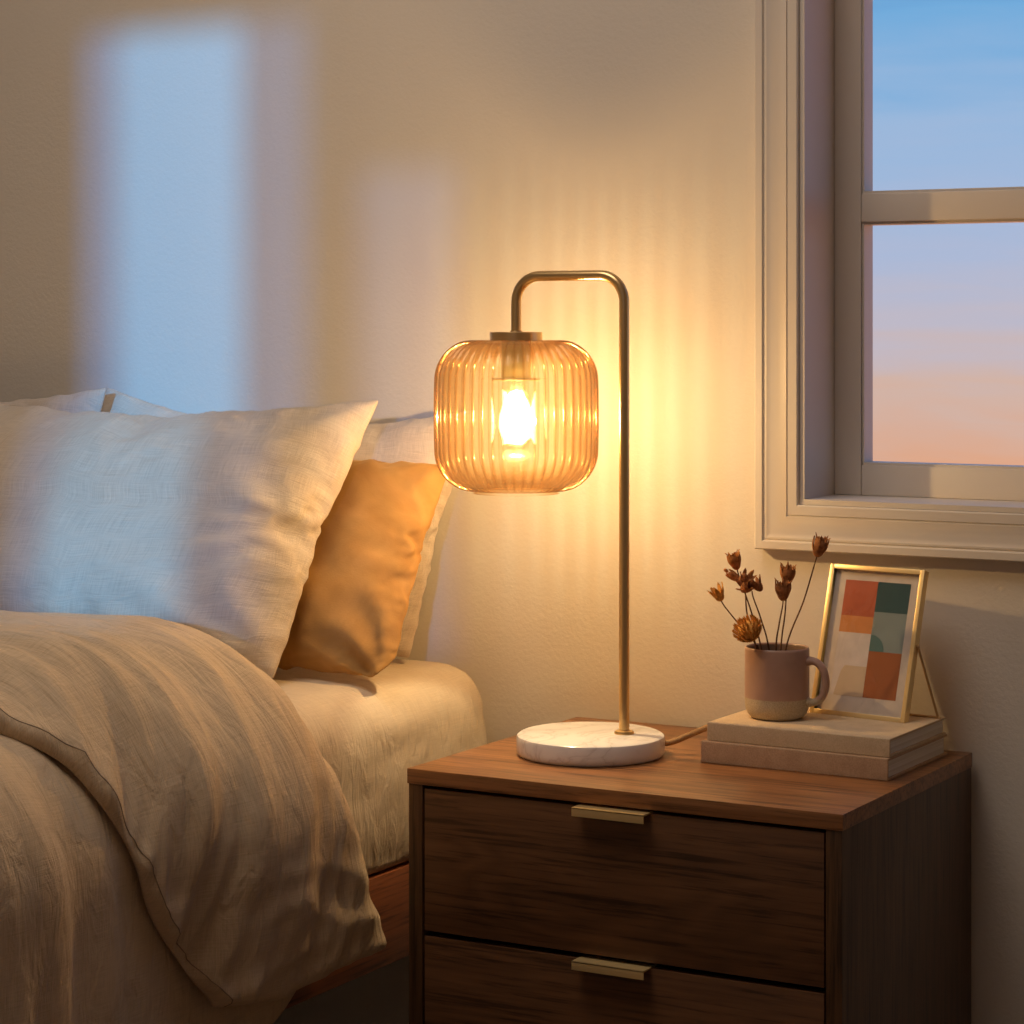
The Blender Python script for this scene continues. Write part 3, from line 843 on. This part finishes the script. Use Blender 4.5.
for i in range(NYB):
    for j in range(SN): fs.append([i*(SN+1)+j, i*(SN+1)+j+1, (i+1)*(SN+1)+j+1, (i+1)*(SN+1)+j])
g.add(vs, fs, 0, uvs)
body = g.build('cover', M['duvet'], dv, angle=180)
sm = body.modifiers.new('thickness', 'SOLIDIFY'); sm.thickness = .004; sm.offset = -1

# turned-back flap: a puffy closed layer lying on the body
FS0, FSH = -1.25, RH*PI/2+(ZTOP-RH-.360)
SN2, TN = 150, 150
def flap_pt(s, t, side):
    y = lerp(ridge_y(s), foot_y(s), t)
    x, z, nx, nz_ = section(s)
    L = abs(foot_y(s)-ridge_y(s)); d0 = t*L; d1 = (1-t)*L; dh = (FSH-s)
    r0 = math.sqrt(max(0, 1-(1-min(1, d0/.055))**2)); r1 = math.sqrt(max(0, 1-(1-min(1, d1/.014))**2)); rh = math.sqrt(max(0, 1-(1-min(1, dh/.022))**2))
    h = .003+.050*r0*min(1, .24*r1+.76*sstep(0, .17, d1)**.8)*(.45+.55*rh)*(.78+.22*sstep(.45, .2, s)) 
    base = .006+drape(y, s, z, 2.2, .010)+.006*nz(x*4, y*5, .3)
    if side == 0:
        # gathers running over the edge, puckers at the seam, folds spreading to the hem
        q = y*1.0+.22*max(0, s)
        def ridge(a, b, c): return 1-2*abs(nz(a, b, c))
        side_k = sstep(-.22, .06, s)
        w = .0095*nz(q*11, s*2.2, 7.7)*side_k
        w += .0090*(ridge(q*15, s*2.6, 1.3)-.5)*side_k
        w += .0048*(ridge(q*31+s*2, s*5.5, 4.4)-.5)*sstep(-.3, .05, s)
        w += .0050*(ridge(q*40, s*9, 2.9)-.4)*math.exp(-(d1/.06)**2)
        w += .0085*math.sin(q*33+1.8*nz(q*4, s*4, 3))*sstep(.24, .40, s)
        w += .0060*ridge(q*9+s*14, s*17-q*6, 8.8)*sstep(.16, .36, s)
        w += .0025*nz(y*18, s*11, 9.2)
        w *= min(1, r0*.7+.3)*min(1, r1+.1)*min(1, rh+.15)
        h += w
    else: h = -.004*0
    k = base+h
    zz = z+nz_*k
    hem = sstep(FSH-.05, FSH, s)
    zz += hem*(.012*math.sin(q_hem(t))+.020*(sstep(.15, .5, t)-sstep(.5, .95, t))*.6)
    return V((x+nx*k, y, zz))
def q_hem(t): return 7.0*t+.6
g = G()
for side in (0, 1):
    vs = []; uvs = []
    for i in range(SN2+1):
        s = lerp(FS0, FSH, (i/SN2)**.55)
        for j in range(TN+1):
            t = j/TN; t = .5-.5*math.cos(PI*t)*(.55+.45*abs(math.cos(PI*t)))
            t = max(0, min(1, t))
            vs.append(flap_pt(s, t, side)); uvs.append((s+.13*side, lerp(ridge_y(s), foot_y(s), t)))
    m = TN+1; fs = []
    for i in range(SN2):
        for j in range(TN):
            q = [i*m+j, i*m+j+1, (i+1)*m+j+1, (i+1)*m+j]; fs.append(q if side == 0 else q[::-1])
    g.add(vs, fs, 0, uvs)
    if side == 0: o0 = 0; n0 = len(vs)
# stitch the border of the two sides
def bidx():
    b = [(SN2, j) for j in range(TN+1)]
    return b
m = TN+1
for j in range(TN): 
    g.f.append([SN2*m+j, SN2*m+j+1, n0+SN2*m+j+1, n0+SN2*m+j]); g.mi.append(0); g.uv[len(g.f)-1] = [uvs[SN2*m+j], uvs[SN2*m+j+1], uvs[SN2*m+j+1], uvs[SN2*m+j]]
for j in (0, TN):
    for i in range(SN2):
        g.f.append([i*m+j, (i+1)*m+j, n0+(i+1)*m+j, n0+i*m+j]); g.mi.append(0); g.uv[len(g.f)-1] = [uvs[i*m+j], uvs[(i+1)*m+j], uvs[(i+1)*m+j], uvs[i*m+j]]
flap = g.build('turned_back_flap', M['duvet'], dv, angle=180)
# the stitched seam along the flap's loose edge and hem
pts = []
for i in range(30, SN2+1):
    s = lerp(FS0, FSH, (i/SN2)**.55); pts.append(flap_pt(s, 1-.009/abs(foot_y(s)-ridge_y(s)), 0))
G().tube(pts, .0006, 6).build('seam', M['piping'], flap, angle=80)

# ------------------------------------------------------------------ light
def point(name, loc, power, col, r):
    l = bpy.data.lights.new(name, 'POINT'); l.energy = power; l.color = col; l.shadow_soft_size = r
    o = bpy.data.objects.new(name, l); COL.objects.link(o); o.location = loc; return o
point('lamp_bulb_light', (AX, PY, .950), 5.7, (1, .70, .37), .006)
# dusk light falling through the window behind the camera
sl = bpy.data.lights.new('dusk_light', 'SUN'); sl.energy = 3.0; sl.color = (.08, .47, 1.0); sl.angle = math.radians(1.1)
so_ = bpy.data.objects.new('dusk_light', sl); COL.objects.link(so_)
dirv = V((-1.44, 3.2, -.567)).normalized(); so_.rotation_euler = dirv.to_track_quat('-Z', 'Y').to_euler()
# unseen soft fill, added under the ceiling to lift the whole room
al = bpy.data.lights.new('ceiling_fill', 'AREA'); al.energy = 14; al.color = (1, .845, .715); al.size = 1.1; al.shape = 'DISK'
ao = bpy.data.objects.new('ceiling_fill', al); COL.objects.link(ao); ao.location = (-.3, -1.1, ZC-.02)

# sky at dusk
wd = bpy.data.worlds.new('dusk_sky'); SC.world = wd; wd.use_nodes = True; nt = wd.node_tree; nt.nodes.clear()
T = NT.__new__(NT); T.t = nt
out = nt.nodes.new('ShaderNodeOutputWorld')
tc = T.n('TexCoord'); sx = T.n('SeparateXYZ'); T.l(tc.outputs['Generated'], sx.inputs[0])
mp = T.n('Mapping'); mp.inputs['Scale'].default_value = (9, 9, 80); T.l(tc.outputs['Generated'], mp.inputs['Vector'])
cl = T.noise(mp.outputs[0], 1.0, 5, .55, .4)
e = T.math('ADD', sx.outputs[2], T.math('MULTIPLY', T.math('SUBTRACT', cl, .5), .055))
f = T.math('MULTIPLY', T.math('ADD', e, .08), 1/.30)    # -0.08 .. 0.22
def ef(py): return ((325-py)/2400/math.sqrt(1+((325-py)/2400)**2)+.08)/.30
sky = T.ramp(f, [(0, srgb(236, 160, 120)), (ef(465), srgb(228, 172, 142)), (ef(395), srgb(216, 184, 172)), (ef(330), srgb(198, 190, 204)),
                 (ef(250), srgb(178, 190, 220)), (ef(130), srgb(158, 188, 226)), (ef(10), srgb(118, 176, 226)), (1, srgb(70, 120, 190))])
bg = T.n('Background', Strength=1.0); T.l(sky, bg.inputs[0]); T.l(bg.outputs[0], out.inputs[0])

# ------------------------------------------------------------------ view
vs_ = SC.view_settings; vs_.view_transform = 'Standard'; vs_.look = 'None'; vs_.gamma = 1; vs_.use_curve_mapping = False; vs_.exposure = 0
SC.cycles.max_bounces = 10; SC.cycles.diffuse_bounces = 5; SC.cycles.transparent_max_bounces = 24; SC.cycles.glossy_bounces = 5; SC.cycles.transmission_bounces = 8
SC.cycles.sample_clamp_indirect = 3.0; SC.cycles.blur_glossy = .5; SC.cycles.use_denoising = True
